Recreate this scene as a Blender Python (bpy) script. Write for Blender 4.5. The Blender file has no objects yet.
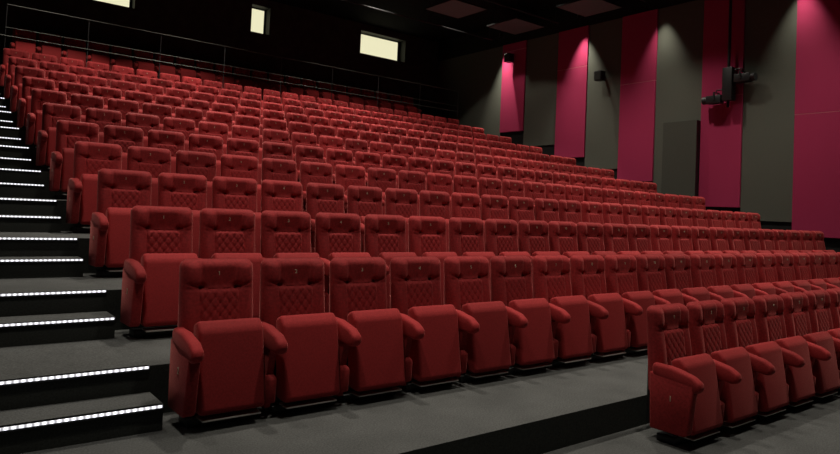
import bpy, bmesh, math, random
from mathutils import Vector, Matrix
random.seed(7)
C = bpy.context.scene.collection
S = bpy.context.scene

# ------------------------------------------------------------------ camera
YAW, PITCH, ROLL = 0.6575, 0.0353, 0.0456
fw = Vector((math.sin(YAW)*math.cos(PITCH), math.cos(YAW)*math.cos(PITCH), math.sin(PITCH)))
rt = Vector((math.cos(YAW), -math.sin(YAW), 0)); up = rt.cross(fw)
rt2 = rt*math.cos(ROLL) + up*math.sin(ROLL); up2 = -rt*math.sin(ROLL) + up*math.cos(ROLL)
cam = bpy.data.cameras.new('camera'); cam.sensor_width = 36; cam.lens = 0.6547*1000/840*36
cam.shift_y = -(227-186.1)/840; cam.clip_start = .05; cam.clip_end = 100
co = bpy.data.objects.new('camera', cam); C.objects.link(co)
m = Matrix((rt2, up2, -fw)).transposed().to_4x4(); m.translation = Vector((-1.6288, -4.2666, 1.4138))
co.matrix_world = m
S.camera = co

# ------------------------------------------------------------------ world, exposure
w = bpy.data.worlds.new('world'); S.world = w; w.use_nodes = True
w.node_tree.nodes['Background'].inputs[0].default_value = (0.9, 0.95, 1, 1)
w.node_tree.nodes['Background'].inputs[1].default_value = 0.0
S.view_settings.view_transform = 'Standard'; S.view_settings.look = 'None'
S.view_settings.gamma = 1; S.view_settings.exposure = 0.0

# ------------------------------------------------------------------ house lights (downlights in the ceiling)
CEIL = 7.85
WARM = (1.0, 0.92, 0.80)
def spot(name, loc, target, power, angle, blend, size, col=WARM):
    l = bpy.data.lights.new(name, 'SPOT'); l.energy = power; l.spot_size = angle; l.spot_blend = blend
    l.shadow_soft_size = size; l.color = col
    o = bpy.data.objects.new(name, l); C.objects.link(o); o.location = loc
    o.rotation_euler = (Vector(target)-Vector(loc)).to_track_quat('-Z', 'Y').to_euler()
    return o
for (x, y, pw) in [
        (-1.3, -1.8, 400), (2.5, -2.1, 520), (6.2, -2.1, 520), (10.2, -2.1, 520),
        (-1.3, 1.4, 360), (1.8, 1.4, 700), (5.4, 1.4, 700), (9.0, 1.4, 680), (11.62, 1.2, 620),
        (1.8, 4.8, 820), (5.4, 4.8, 820), (9.0, 4.8, 800), (11.62, 4.6, 620),
        (1.6, 8.3, 820), (4.8, 8.3, 820), (8.2, 8.2, 800), (11.62, 7.8, 480),
        (4.2, 11.4, 420), (7.2, 11.0, 560), (8.6, 11.0, 300)]:
    spot('house_light', (x, y, CEIL-.06), (x, y, 0), pw, 1.75 if x > 11.3 else 1.5, 1.0, .10)
for (x, y, pw) in [(.8, 10.7, 420), (3.9, 10.7, 420), (8.8, 10.7, 260), (11.6, 10.7, 110)]:   # these graze the top row's tipped-up seats
    spot('house_light', (x, y, CEIL-.06), (x, y, 0), pw, 1.86, .15, .06)
WASH = [(11.42, 1.9), (8.15, 1.5), (5.55, .8), (2.1, .8)]
for (y, q) in WASH:
    spot('wall_washer_light', (13.62, y, 7.28), (13.62, y, 0), 400*q, 2*math.atan(.56), 1.0, .03, (1.0, .94, .80))

# ------------------------------------------------------------------ materials
def mat(name, col, rough=.8, var=.15, scale=40, bump=0., bscale=200, sheen=0., sheen_tint=(1, 1, 1), metal=0., spec=.3, big=0.):
    M = bpy.data.materials.new(name); M.use_nodes = True
    nt = M.node_tree; b = nt.nodes['Principled BSDF']
    b.inputs['Roughness'].default_value = rough; b.inputs['Metallic'].default_value = metal
    b.inputs['Specular IOR Level'].default_value = spec
    tc = nt.nodes.new('ShaderNodeTexCoord')
    n = nt.nodes.new('ShaderNodeTexNoise'); n.inputs['Scale'].default_value = scale; n.inputs['Detail'].default_value = 4
    nt.links.new(tc.outputs['Object'], n.inputs['Vector'])
    r = nt.nodes.new('ShaderNodeValToRGB')
    r.color_ramp.elements[0].position = .3; r.color_ramp.elements[1].position = .7
    r.color_ramp.elements[0].color = tuple(c*(1-var) for c in col)+(1,)
    r.color_ramp.elements[1].color = tuple(min(1, c*(1+var)) for c in col)+(1,)
    nt.links.new(n.outputs['Fac'], r.inputs['Fac'])
    out = r.outputs['Color']
    if big:
        n2 = nt.nodes.new('ShaderNodeTexNoise'); n2.inputs['Scale'].default_value = 1.7; n2.inputs['Detail'].default_value = 5
        nt.links.new(tc.outputs['Object'], n2.inputs['Vector'])
        mx = nt.nodes.new('ShaderNodeMix'); mx.data_type = 'RGBA'; mx.blend_type = 'MULTIPLY'; mx.inputs[0].default_value = big
        r2 = nt.nodes.new('ShaderNodeValToRGB'); r2.color_ramp.elements[0].position = .35; r2.color_ramp.elements[1].position = .65
        r2.color_ramp.elements[0].color = (.55, .55, .55, 1)
        nt.links.new(n2.outputs['Fac'], r2.inputs['Fac'])
        nt.links.new(out, mx.inputs[6]); nt.links.new(r2.outputs['Color'], mx.inputs[7]); out = mx.outputs[2]
    if sheen:        # velvet nap differs a little from seat to seat
        oi = nt.nodes.new('ShaderNodeObjectInfo'); mr = nt.nodes.new('ShaderNodeMapRange')
        mr.inputs[3].default_value = .78; mr.inputs[4].default_value = 1.12
        nt.links.new(oi.outputs['Random'], mr.inputs[0])
        hs = nt.nodes.new('ShaderNodeHueSaturation'); nt.links.new(out, hs.inputs['Color']); nt.links.new(mr.outputs[0], hs.inputs['Value'])
        out = hs.outputs['Color']
    nt.links.new(out, b.inputs['Base Color'])
    if sheen:
        b.inputs['Sheen Weight'].default_value = sheen; b.inputs['Sheen Roughness'].default_value = .35
        b.inputs['Sheen Tint'].default_value = tuple(sheen_tint)+(1,)
    if bump:
        n3 = nt.nodes.new('ShaderNodeTexNoise'); n3.inputs['Scale'].default_value = bscale; n3.inputs['Detail'].default_value = 3
        nt.links.new(tc.outputs['Object'], n3.inputs['Vector'])
        bp = nt.nodes.new('ShaderNodeBump'); bp.inputs['Strength'].default_value = bump; bp.inputs['Distance'].default_value = .005
        nt.links.new(n3.outputs['Fac'], bp.inputs['Height']); nt.links.new(bp.outputs['Normal'], b.inputs['Normal'])
    return M
def emit(name, col, strength):
    M = bpy.data.materials.new(name); M.use_nodes = True; nt = M.node_tree
    b = nt.nodes['Principled BSDF']; b.inputs['Base Color'].default_value = (.02, .02, .02, 1)
    b.inputs['Emission Color'].default_value = tuple(col)+(1,); b.inputs['Emission Strength'].default_value = strength
    return M
RED = mat('red_velvet', (.31, .024, .026), .8, .22, 55, .25, 500, .55, (1, .30, .27), spec=.2)
REDPAD = mat('red_weave', (.345, .026, .028), .8, .16, 90, .25, 600, .45, (1, .32, .29), spec=.2)
CARPET = mat('charcoal_carpet', (.112, .115, .112), .95, .3, 90, .5, 250, spec=.1, big=.5)
RISER = mat('black_riser_carpet', (.04, .043, .039), .95, .25, 80, .4, 250, spec=.1)
GREY = mat('grey_wall_fabric', (.105, .109, .090), .95, .12, 120, .3, 300, spec=.1)
SEAM = mat('pale_pink_seam', (.55, .16, .20), .7, .05, 30)
GREYBOX = mat('dark_grey_fabric', (.075, .078, .065), .95, .1, 120, .3, 300, spec=.1)
PINK = mat('magenta_wall_fabric', (.37, .033, .095), .9, .1, 120, .3, 300, spec=.1)
BLACKWALL = mat('black_wall_paint', (.012, .012, .012), .8, .2, 3, spec=.2)
BACKWALL = mat('charcoal_back_wall', (.05, .052, .044), .85, .3, 4, spec=.2)
CEILM = mat('black_ceiling', (.010, .010, .011), .9, .2, 3, spec=.1)
CLOUDM = mat('dark_grey_ceiling_tile', (.15, .142, .14), .9, .1, 60, spec=.1)
BLACK = mat('black_metal', (.015, .015, .016), .45, .1, 20, spec=.4)
RAILM = mat('brushed_steel', (.095, .10, .09), .55, .05, 30, metal=1.)
STEEL = mat('pale_metal', (.6, .58, .54), .45, .05, 30, metal=.6)
PLATE = mat('pale_number_thread', (.46, .38, .27), .6, .05, 30)
WINFRAME = mat('grey_window_reveal', (.028, .03, .027), .7, .05, 20)
PANE = emit('lit_booth_glass', (.86, .82, .54), .98)
LENS = emit('washer_lens', (1, .9, .7), .3)
def led_mat():
    M = bpy.data.materials.new('led_strip_light'); M.use_nodes = True; nt = M.node_tree; b = nt.nodes['Principled BSDF']
    b.inputs['Base Color'].default_value = (.6, .6, .6, 1)
    tc = nt.nodes.new('ShaderNodeTexCoord'); sx = nt.nodes.new('ShaderNodeSeparateXYZ')
    nt.links.new(tc.outputs['Object'], sx.inputs[0])
    mu = nt.nodes.new('ShaderNodeMath'); mu.operation = 'MULTIPLY'; mu.inputs[1].default_value = 2*math.pi/.036
    nt.links.new(sx.outputs['X'], mu.inputs[0])
    si = nt.nodes.new('ShaderNodeMath'); si.operation = 'SINE'; nt.links.new(mu.outputs[0], si.inputs[0])
    ma = nt.nodes.new('ShaderNodeMath'); ma.operation = 'MULTIPLY_ADD'; ma.inputs[1].default_value = .8; ma.inputs[2].default_value = 1.15
    nt.links.new(si.outputs[0], ma.inputs[0])
    nt.links.new(ma.outputs[0], b.inputs['Emission Strength'])
    b.inputs['Emission Color'].default_value = (.93, .93, 1, 1)
    return M
LED = led_mat()

# ------------------------------------------------------------------ helpers
def mesh_from(bm, name, material, smooth=True, angle=40):
    me = bpy.data.meshes.new(name)
    bmesh.ops.recalc_face_normals(bm, faces=bm.faces)
    if smooth:
        for f in bm.faces: f.smooth = True
        lim = math.radians(angle)
        for e in bm.edges:
            if len(e.link_faces) == 2 and e.calc_face_angle(0) > lim: e.smooth = False
    bm.to_mesh(me); bm.free(); me.materials.append(material)
    return me
def obj(name, me, parent=None, loc=(0, 0, 0)):
    o = bpy.data.objects.new(name, me); C.objects.link(o); o.location = loc
    if parent: o.parent = parent
    return o
def tag(o, label, cat, group=None):
    o['label'] = label; o['category'] = cat
    if group: o['group'] = group
    return o
def empty(name, loc, label, cat, group=None):
    o = bpy.data.objects.new(name, None); C.objects.link(o); o.location = loc; o.empty_display_size = .1
    return tag(o, label, cat, group)
def add_box(bm, x0, x1, y0, y1, z0, z1, bev=0, seg=2):
    r = bmesh.ops.create_cube(bm, size=1)
    for v in r['verts']:
        v.co = Vector((x0+(v.co.x+.5)*(x1-x0), y0+(v.co.y+.5)*(y1-y0), z0+(v.co.z+.5)*(z1-z0)))
    if bev:
        es = list({e for v in r['verts'] for e in v.link_edges})
        bmesh.ops.bevel(bm, geom=es, offset=bev, segments=seg, affect='EDGES', profile=.5)
def add_prism(bm, poly, x0, x1, bev=0, seg=2):
    """poly: list of (y,z); extruded along x"""
    a = [bm.verts.new((x0, y, z)) for y, z in poly]; b = [bm.verts.new((x1, y, z)) for y, z in poly]
    fs = [bm.faces.new(a), bm.faces.new(b[::-1])]
    n = len(poly)
    for i in range(n): fs.append(bm.faces.new((a[i], b[i], b[(i+1) % n], a[(i+1) % n])))
    if bev:
        es = list({e for f in fs for e in f.edges})
        bmesh.ops.bevel(bm, geom=es, offset=bev, segments=seg, affect='EDGES', profile=.5)
def add_tube(bm, p, q, r, n=8):
    p, q = Vector(p), Vector(q); d = q-p
    mt = Matrix.Translation((p+q)/2) @ d.to_track_quat('Z', 'Y').to_matrix().to_4x4()
    bmesh.ops.create_cone(bm, cap_ends=True, segments=n, radius1=r, radius2=r, depth=d.length, matrix=mt)
def box_obj(name, m_, x0, x1, y0, y1, z0, z1, parent=None, bev=0, loc=(0, 0, 0)):
    bm = bmesh.new(); add_box(bm, x0, x1, y0, y1, z0, z1, bev)
    return obj(name, mesh_from(bm, name, m_, True, 15), parent, loc)
def struct(o): o['kind'] = 'structure'; return o

# ------------------------------------------------------------------ tiers
D, R0, Q = 1.2804, .321, .0076
YF, G = -1.1151, .323
XS = -.35; XW = 14.0; XL = -2.7; YB = 15.2; YFRONT = -8.0
FLOOR0 = -.235
def ft(i): return R0*i + Q*i*(i-1)/2          # floor height of row i+1
def ye(i): return i*D + YF                     # front edge of its tier
TOPZ, TOPY = 4.38, 12.97                       # the raised last tier
T = .02
def tier(name, x0, x1, y0, y1, z, zb):
    """a tier slab: carpeted top, dark carpeted riser"""
    bm = bmesh.new(); add_box(bm, x0, x1, y0, y1, zb, z)
    me = mesh_from(bm, name, CARPET, smooth=False); me.materials.append(RISER)
    for f in me.polygons:
        if abs(f.normal.z) < .5: f.material_index = 1
    return struct(obj(name, me))
tier('floor', XL, XW, YFRONT, -1.2031, FLOOR0, FLOOR0-.3)
tier('floor', XL, XW, -1.2031, ye(1), 0, -.5)
for i in range(1, 11):
    tier('floor', XS, XW, ye(i), ye(i+1) if i < 10 else TOPY, ft(i), ft(i-1)-.3)
tier('floor', XL, XW, TOPY, YB, TOPZ, ft(10)-.3)

# ------------------------------------------------------------------ walls, ceiling
struct(box_obj('wall_left', BLACKWALL, XL-.2, XL, YFRONT, YB, FLOOR0-.3, CEIL))
struct(box_obj('wall_front', BLACKWALL, XL-.2, XW+.2, YFRONT-.2, YFRONT, FLOOR0-.3, CEIL))
struct(box_obj('wall_right', BLACKWALL, XW, XW+.2, YFRONT, YB, FLOOR0-.3, CEIL))
struct(box_obj('ceiling', CEILM, XL-.2, XW+.2, YFRONT-.2, YB+.5, CEIL, CEIL+.2))
# back wall with three booth windows cut through it
WIN = [(1.85, 3.00, 6.67, 7.60), (6.42, 7.06, 6.73, 7.62), (10.47, 12.44, 6.79, 7.62)]
bm = bmesh.new()
xs = sorted([XL-.2, XW+.2] + [v for a in WIN for v in a[:2]])
for i in range(len(xs)-1):
    a, b = xs[i], xs[i+1]
    hole = next((h for h in WIN if abs(h[0]-a) < 1e-6), None)
    if hole:
        add_box(bm, a, b, YB, YB+.4, FLOOR0-.3, hole[2]); add_box(bm, a, b, YB, YB+.4, hole[3], CEIL)
    else: add_box(bm, a, b, YB, YB+.4, FLOOR0-.3, CEIL)
struct(obj('wall_back', mesh_from(bm, 'wall_back', BACKWALL, False)))

for n, (x0, x1, z0, z1) in enumerate(WIN):
    t = .05; FR = (.03, .02, .08)[n]; y0, y1 = YB+.32, YB+.38
    bm = bmesh.new()
    add_box(bm, x0, x0+t, y0, y1, z0, z1); add_box(bm, x1-t-FR, x1, y0, y1, z0, z1)
    add_box(bm, x0+t, x1-t, y0, y1, z0, z0+t); add_box(bm, x0+t, x1-t, y0, y1, z1-t, z1)
    wn = struct(obj('window_%d' % (n+1), mesh_from(bm, 'window_frame', BLACK, False)))
    box_obj('pane', PANE, x0+t, x1-t-FR, y0+.02, y0+.04, z0+t, z1-t, wn)
    bm = bmesh.new(); q = .012           # the plastered reveal lining
    add_box(bm, x1-q, x1-.001, YB+.002, y0-.002, z0+.001, z1-.001); add_box(bm, x0+.001, x0+q, YB+.002, y0-.002, z0+.001, z1-.001)
    add_box(bm, x0+q, x1-q, YB+.002, y0-.002, z1-q, z1-.001); add_box(bm, x0+q, x1-q, YB+.002, y0-.002, z0+.001, z0+q)
    obj('reveal', mesh_from(bm, 'reveal', WINFRAME, False), wn)

# ------------------------------------------------------------------ fabric panels on the right wall
ORD = ['first', 'second', 'third', 'fourth', 'fifth', 'sixth', 'seventh', 'eighth', 'ninth', 'tenth', 'eleventh', 'twelfth', 'thirteenth',
       'fourteenth', 'fifteenth', 'sixteenth', 'seventeenth', 'eighteenth', 'nineteenth', 'twentieth', 'twenty-first', 'twenty-second', 'twenty-third', 'twenty-fourth']
PTOP = 7.1
pinks = [(10.55, 11.62, 4.12), (8.05, 9.18, 3.17), (5.77, 6.87, 2.44), (3.42, 4.45, 1.80), (1.15, 2.23, 1.20)]
where = ['farthest from the screen, beside the back corner', 'second from the back wall', 'between two grey panels left of the grey box',
         'behind the two stage spotlights', 'nearest, at the right edge of the photo']
for (a, b, zb), wh in zip(pinks, where):
    zs = zb + 2.72                        # horizontal seam
    t = empty('wall_panel', (XW, (a+b)/2, zb), 'magenta fabric wall panel, ' + wh, 'wall panel', 'magenta wall panels')
    box_obj('seam_trim', SEAM, -.076, -.004, -(b-a)/2, (b-a)/2, 2.714, 2.726, t)
    for z0, z1 in ((0, 2.72-.006), (2.72+.006, PTOP-zb)):
        box_obj('fabric_board', PINK, -.075, -.004, -(b-a)/2, (b-a)/2, z0, z1, t, .008)
greys = [(11.62, YB-.02, 3.9), (9.18, 10.55, 3.6), (6.87, 8.05, 2.8), (4.45, 5.77, 2.1), (2.23, 3.42, 1.5), (-.1, 1.15, .9), ]
where = ['widest one, in the back corner', 'between the two farthest magenta panels', 'third from the back wall',
         'with the tall grey box on it', 'brightly lit, right of the stage spotlights', 'right of the nearest magenta panel']
for (a, b, zb), wh in zip(greys, where):
    t = empty('wall_panel', (XW, (a+b)/2, zb), 'grey fabric wall panel, ' + wh, 'wall panel', 'grey wall panels')
    box_obj('fabric_board', GREY, -.035, -.004, -(b-a)/2+.006, (b-a)/2-.006, 0, PTOP-zb, t, .006)
t = empty('acoustic_box', (XW-.036, 4.93, 1.9), 'tall grey acoustic box projecting from a grey wall panel', 'acoustic panel')
box_obj('cabinet', BLACK, -.19, 0, -.47, .45, 0, 2.06, t, .006)
box_obj('fabric_front', GREYBOX, -.205, -.19, -.475, .455, -.005, 2.07, t, .004)

# ------------------------------------------------------------------ aisle stairs on the left with lit nosings
def step(i, half):
    y1 = ye(i)
    if half:
        z = ft(i-1) + .4912*(ft(i)-ft(i-1)); y0 = y1-G; zb = ft(i-1)+.001
        lab = 'low carpeted half step with glowing white edge, %s from the bottom of the stairs' % ORD[i-1]
    else:
        z = ft(i); y0 = y1; y1 = ye(i+1) if i < 10 else TOPY; zb = ft(i-1)-.05
        lab = 'deep carpeted landing step with glowing white edge, %s from the bottom of the stairs' % ORD[i-1]
    L = XS-XL
    t = empty('stair_step', (XS, y0, zb), lab, 'step', 'half steps of the left stairs' if half else 'landing steps of the left stairs')
    h = z-zb
    bm = bmesh.new(); add_box(bm, -L, 0, 0, y1-y0-(.022 if half else .024), 0, h)
    me = mesh_from(bm, 'tread', CARPET, False); me.materials.append(RISER)
    for f in me.polygons:
        if abs(f.normal.z) < .5: f.material_index = 1
    obj('tread', me, t)
    box_obj('nosing', BLACK, -L, -.004, -.012, .03, h-.030, h, t, .003)
    box_obj('led_strip', LED, -L+.02, -.012, -.020, -.012, h-.014, h, t)
for i in range(1, 11):
    step(i, True); step(i, False)
for k in range(2):                          # the last, higher rise to the top tier
    z = ft(10)+(TOPZ-ft(10))*(k+1)/3
    t = empty('stair_step', (XS, TOPY-.3*(2-k), ft(10)), 'dark %s step of the steep rise at the top of the stairs' % ('lower', 'upper')[k], 'step')
    box_obj('tread', CARPET, -(XS-XL), 0, 0, .3, 0, z-ft(10), t)
    box_obj('led_strip', LED, -(XS-XL)+.02, -.012, -.008, 0, z-ft(10)-.028, z-ft(10)-.004, t)

# ------------------------------------------------------------------ the cinema seat
def back_mesh():
    bm = bmesh.new(); W = .25; Z0, Z1 = .36, 1.02; RC = .055; NX, NZ = 60, 78
    TH = .10
    def g(x, z, cx, cz, s, sz=None): return math.exp(-((x-cx)/s)**2-((z-cz)/(sz or s))**2)
    def line(d, wd): return math.exp(-(d/wd)**2)
    def centre(z):                          # the plane of the cushion: leans back towards the top
        tt = (z-.45)/.55
        return -.075*(1-tt)
    front = []; rear = []
    for k in range(NZ+1):
        fr = []; rr = []
        for i in range(NX+1):
            x = -W + 2*W*i/NX; z = Z0+(Z1-Z0)*k/NZ
            ax = (abs(x)-(W-RC))/RC; az = (z-(Z1-RC))/RC
            d = min(W-abs(x), Z1-z)
            if ax > 0 and az > 0:
                mm = max(ax, az); ln = math.hypot(ax, az); s = mm/ln
                x = math.copysign(W-RC+ax*s*RC, x); z = Z1-RC+az*s*RC
            e = 1-min(max(d, 0)/.06, 1); prof = math.sqrt(max(0, 1-e*e))
            X = abs(x)
            h = 0.0
            # head cushion between two tufts: it overhangs towards the top, the wings swell beside it
            head = 1/(1+math.exp(-(z-.832)/.010)); inner = 1/(1+math.exp((X-.116)/.008))
            h += head*inner*(-.012+.032*max(0, min(1, (z-.84)/.17)))
            h += .024*head*(1-inner)*g(X, z, .185, .935, .06, .10)
            h -= .030*g(X, z, .122, .838, .024, .022)
            h -= .008*head*line(X-.120, .008)
            sag = .820+.014*(X/.12)**2
            if X < .125: h -= .007*line(z-sag, .008)
            else: h -= .012*line(z-(.838+.30*(X-.125)), .009)*(1-(X-.125)/.16)
            # quilted panel
            if z < .82:
                ew = .130 - .01*(.82-z)/.4
                h -= .008*line(X-ew, .007)
                if X < ew:
                    a, b = (x+(z-.82)*.8), (x-(z-.82)*.8); P = .066
                    fa = abs((a/P) % 1-.5); fb = abs((b/P) % 1-.5)
                    h += .012 - .006*math.exp(-((.5-fa)*P/.005)**2) - .006*math.exp(-((.5-fb)*P/.005)**2)
                else:
                    h += .016*g(X, z, .19, .66, .05, .16)
            y = centre(z) - TH*.55*prof - h*prof
            fr.append(bm.verts.new((x, y+.056, z)))
            on_edge = i in (0, NX) or k in (0, NZ)
            rr.append(fr[-1] if on_edge else bm.verts.new((x, centre(z)*.5+.056+TH*.30*prof, z)))
        front.append(fr); rear.append(rr)
    for k in range(NZ):
        for i in range(NX):
            bm.faces.new((front[k][i], front[k][i+1], front[k+1][i+1], front[k+1][i]))
            q = (rear[k][i], rear[k+1][i], rear[k+1][i+1], rear[k][i+1])
            if len(set(q)) == 4 and set(q) != {front[k][i], front[k][i+1], front[k+1][i+1], front[k+1][i]}: 
                bm.faces.new(q)
    return mesh_from(bm, 'backrest', RED, True, 60)
def sub_round(poly, x0, x1, bev, seg, name, material):
    bm = bmesh.new(); add_prism(bm, poly, x0, x1, bev, seg); return mesh_from(bm, name, material, True, 50)
BACK = back_mesh()
PAD = sub_round([(-.345, .118), (-.262, .60), (-.20, .658), (-.125, .625), (-.19, .105), (-.315, .095)], -.202, .222, .026, 4, 'seat_pad', REDPAD)
ARM = sub_round([(-.03, .49), (-.03, .60), (-.20, .597), (-.36, .563), (-.43, .518), (-.43, .462), (-.385, .435), (-.2, .465)], -.042, .036, .028, 4, 'armrest', REDPAD)
SIDE = sub_round([(-.02, .06), (-.02, .52), (-.31, .50), (-.25, .30), (-.24, .06)], -.024, .024, .008, 2, 'side_panel', RED)
ENDP = sub_round([(-.03, .10), (-.015, .53), (-.385, .50), (-.338, .125), (-.31, .105)], -.04, .035, .012, 2, 'side_panel', RED)
HINGE = sub_round([(-.05, .10), (-.05, .275), (-.25, .285), (-.30, .265), (-.29, .10)], -.034, .034, .014, 2, 'hinge_cover', RED)
bm = bmesh.new(); add_box(bm, -.235, .235, -.21, -.05, .0, .055, .006); FOOT = mesh_from(bm, 'foot_rail', BLACK)
bm = bmesh.new(); add_box(bm, -.18, .20, -.325, -.20, .060, .072, .004); BRACKET = mesh_from(bm, 'seat_rail', STEEL)
bm = bmesh.new(); add_box(bm, -.222, .222, .03, .055, .10, .62, .006); SHELL = mesh_from(bm, 'back_shell', BLACK)
DIG = {}
def digits(txt, size):
    key = (txt, size)
    if key not in DIG:
        cu = bpy.data.curves.new('number', 'FONT'); cu.body = txt; cu.size = size; cu.align_x = 'CENTER'; cu.align_y = 'CENTER'; cu.extrude = .0015
        o = bpy.data.objects.new('number', cu); C.objects.link(o)
        dg = bpy.context.evaluated_depsgraph_get(); me = bpy.data.meshes.new_from_object(o.evaluated_get(dg))
        bpy.data.objects.remove(o); me.name = 'number'; me.materials.clear(); me.materials.append(PLATE); DIG[key] = me
    return DIG[key]
rng = random.Random(3)
def seat(x, y, z, label, group, number, row_number, first=False, last=False):
    t = empty('cinema_seat', (x, y, z), label, 'cinema seat', group)
    lean = rng.uniform(-.006, .006)
    obj('backrest', BACK, t, (0, lean, 0)); obj('back_shell', SHELL, t); obj('seat_pad', PAD, t, (0, rng.uniform(-.006, .006), 0))
    obj('foot_rail', FOOT, t)
    obj('seat_rail', BRACKET, t)
    n = obj('seat_number', digits(str(number), .038), t, (-.012, -.031+lean, .930)); n.rotation_euler = (math.radians(90-4), 0, 0)
    obj('armrest', ARM, t, (-.26 if first else -.275, 0, 0))
    if first:
        p = obj('side_panel', ENDP, t, (-.262, 0, 0))
        r = obj('row_number', digits(str(row_number), .06), p, (-.0415, -.20, .36)); r.rotation_euler = (math.radians(90), 0, math.radians(-90))
    else:
        obj('side_panel', SIDE, t, (-.28, 0, 0)); obj('hinge_cover', HINGE, t, (-.28, 0, 0))
    if last:
        obj('armrest', ARM, t, (.28, 0, 0)); obj('side_panel', ENDP, t, (.28, 0, 0))
    return t
PITCH_X = .56
for j in range(8):
    seat(3.125+j*PITCH_X, -1.41, FLOOR0, 'red tip-up cinema seat, %s from the left end of the lowest row' % ORD[j],
         'red seats of the lowest row', j+1, 1, first=j == 0).scale = (1, .97, .968)
for k in range(11):
    n = 20 if k == 0 else 24
    for j in range(n):
        seat(.014+j*PITCH_X, k*D, ft(k), 'red tip-up cinema seat, %s from the stairs in the %s full row from the front' % (ORD[j], ORD[k]),
             'red seats of the %s full row' % ORD[k], j+1, k+2, first=j == 0, last=(k > 0 and j == n-1))
for j in range(22):
    seat(.31+j*PITCH_X, 14.4, TOPZ, 'red tip-up cinema seat, %s from the left behind the rail on the top tier' % ORD[j],
         'red seats of the top row behind the rail', j+1, 13, first=j == 0, last=j == 21)

# ------------------------------------------------------------------ guard rail before the top row
x0, x1 = -.2, 13.25
t = empty('guard_rail', (x0, TOPY+.06, TOPZ), 'long steel guard rail with thin posts before the top row', 'railing')
L = x1-x0
for zz, r in ((.50, .009), (.69, .006), (1.21, .008)):
    bm = bmesh.new(); add_tube(bm, (-.9 if zz < .6 else 0, 0, zz), (L, 0, zz), r); obj('rail', mesh_from(bm, 'rail', RAILM), t)
for i in range(9):
    bm = bmesh.new(); add_tube(bm, (0, 0, 0), (0, 0, 1.21), .010); add_box(bm, -.05, .05, -.04, .04, 0, .012)
    obj('post', mesh_from(bm, 'post', BLACK), t, (L*i/8, .03, 0))

# ------------------------------------------------------------------ ceiling: bars, clouds, washers
for y, nm in ((11.45, 'farthest'), (8.62, 'middle'), (5.7, 'nearest')):
    t = empty('ceiling_bar', (0, y, 7.13), 'thin black bar slung under the ceiling, %s of three' % nm, 'ceiling bar', 'ceiling bars')
    bm = bmesh.new(); add_tube(bm, (3, 0, 0), (13.25, 0, 0), .022); obj('bar', mesh_from(bm, 'bar', BLACK), t)
    for x in (4.5, 7.5, 10.5, 13.1):
        bm = bmesh.new(); add_tube(bm, (x, 0, .02), (x, 0, CEIL-7.13), .008); obj('hanger', mesh_from(bm, 'hanger', BLACK), t)
for iy, (y, rw) in enumerate(((10.0, 'row nearest the back wall'), (7.2, 'second row'), (4.4, 'third row'))):
    for ix, (x, cl) in enumerate(((10.4, 'left'), (12.85, 'right'))):
        t = empty('ceiling_cloud', (x, y, 7.2), 'dark grey square ceiling tile, %s one of the %s' % (cl, rw), 'ceiling tile', 'hung ceiling tiles')
        box_obj('tile', CLOUDM, -.62, .62, -.62, .62, 0, .008, t)
        box_obj('added_dark_edge', BLACKWALL, -.63, .63, -.63, .63, .0085, .05, t)  # black edging added to keep the tile's sides dark under nearby lamps
        bm = bmesh.new()
        for a in (-.5, .5):
            for b in (-.5, .5): add_tube(bm, (a, b, .05), (a, b, CEIL-7.2), .004, 6)
        obj('wires', mesh_from(bm, 'wires', BLACK), t)
for (y, q), wh in zip(WASH, ('farthest magenta panel', 'second magenta panel from the back', 'grey box on the wall', 'nearest magenta panel')):
    t = empty('wall_washer', (13.62, y, 7.29), 'black ceiling spotlight shining down the wall above the ' + wh, 'spotlight', 'wall washers')
    bm = bmesh.new()
    bmesh.ops.create_cone(bm, cap_ends=False, segments=20, radius1=.075, radius2=.06, depth=.16, matrix=Matrix.Translation((0, 0, .06)))
    bmesh.ops.create_circle(bm, cap_ends=True, segments=20, radius=.06, matrix=Matrix.Translation((0, 0, .14)))
    add_tube(bm, (0, 0, .14), (0, 0, CEIL-7.29), .012)
    obj('housing', mesh_from(bm, 'housing', BLACK), t)

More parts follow.
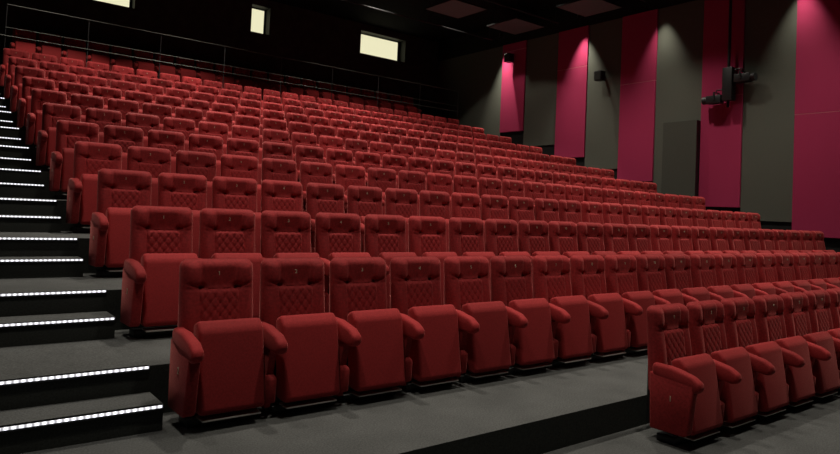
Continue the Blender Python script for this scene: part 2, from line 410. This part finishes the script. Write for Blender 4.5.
# ------------------------------------------------------------------ equipment on the wall
def spotlight(loc, rz, tilt, lab):
    t = empty('stage_spotlight', loc, lab, 'spotlight', 'stage spotlights'); t.rotation_euler = (tilt, 0, rz)
    bm = bmesh.new(); add_box(bm, -.10, .10, -.22, .16, -.10, .10, .02)
    bmesh.ops.create_cone(bm, cap_ends=True, segments=20, radius1=.085, radius2=.10, depth=.12, matrix=Matrix.Translation((0, -.26, 0)) @ Matrix.Rotation(math.pi/2, 4, 'X'))
    obj('housing', mesh_from(bm, 'housing', BLACK), t)
    bm = bmesh.new()
    for s in (-1, 1): add_box(bm, s*.115-.006, s*.115+.006, -.02, .02, -.02, .17)
    add_box(bm, -.12, .12, -.02, .02, .16, .175); add_tube(bm, (0, 0, .17), (0, 0, .24), .012)
    obj('yoke', mesh_from(bm, 'yoke', BLACK), t)
    bm = bmesh.new(); add_tube(bm, (0, 0, .23), (0, .215, .23), .014); obj('cross_arm', mesh_from(bm, 'cross_arm', BLACK), t)
t = empty('lighting_pipe', (13.72, 3.66, 4.2), 'black vertical lighting pipe hung before a magenta panel', 'pipe')
bm = bmesh.new(); add_tube(bm, (0, 0, 0), (0, 0, CEIL-4.2), .035, 12); obj('pipe', mesh_from(bm, 'pipe', BLACK), t)
bm = bmesh.new(); add_box(bm, -.12, .10, -.14, .10, .15, .95, .015); obj('dimmer_box', mesh_from(bm, 'dimmer_box', BLACK), t)
spotlight((13.71, 3.95, 4.41), math.pi, .0, 'black stage spotlight pointing left off the vertical pipe')
spotlight((13.71, 3.33, 4.86), 0.0, .0, 'black stage spotlight at the upper right of the vertical pipe')
def wall_speaker(y, z, lab):
    t = empty('wall_speaker', (XW-.04, y, z), lab, 'loudspeaker', 'small wall loudspeakers')
    bm = bmesh.new(); add_prism(bm, [(-.12, -.14), (-.12, .14), (.12, .14), (.12, -.14)], -.36, -.14, .012); obj('cabinet', mesh_from(bm, 'cabinet', BLACK), t)
    box_obj('grille', RISER, -.372, -.361, -.10, .10, -.12, .12, t, .004)
    box_obj('bracket', BLACK, -.14, 0, -.03, .03, -.03, .03, t)
wall_speaker(7.42, 5.46, 'small black loudspeaker on the third grey panel from the back')
wall_speaker(11.1, 6.55, 'small black loudspeaker high on the farthest magenta panel')
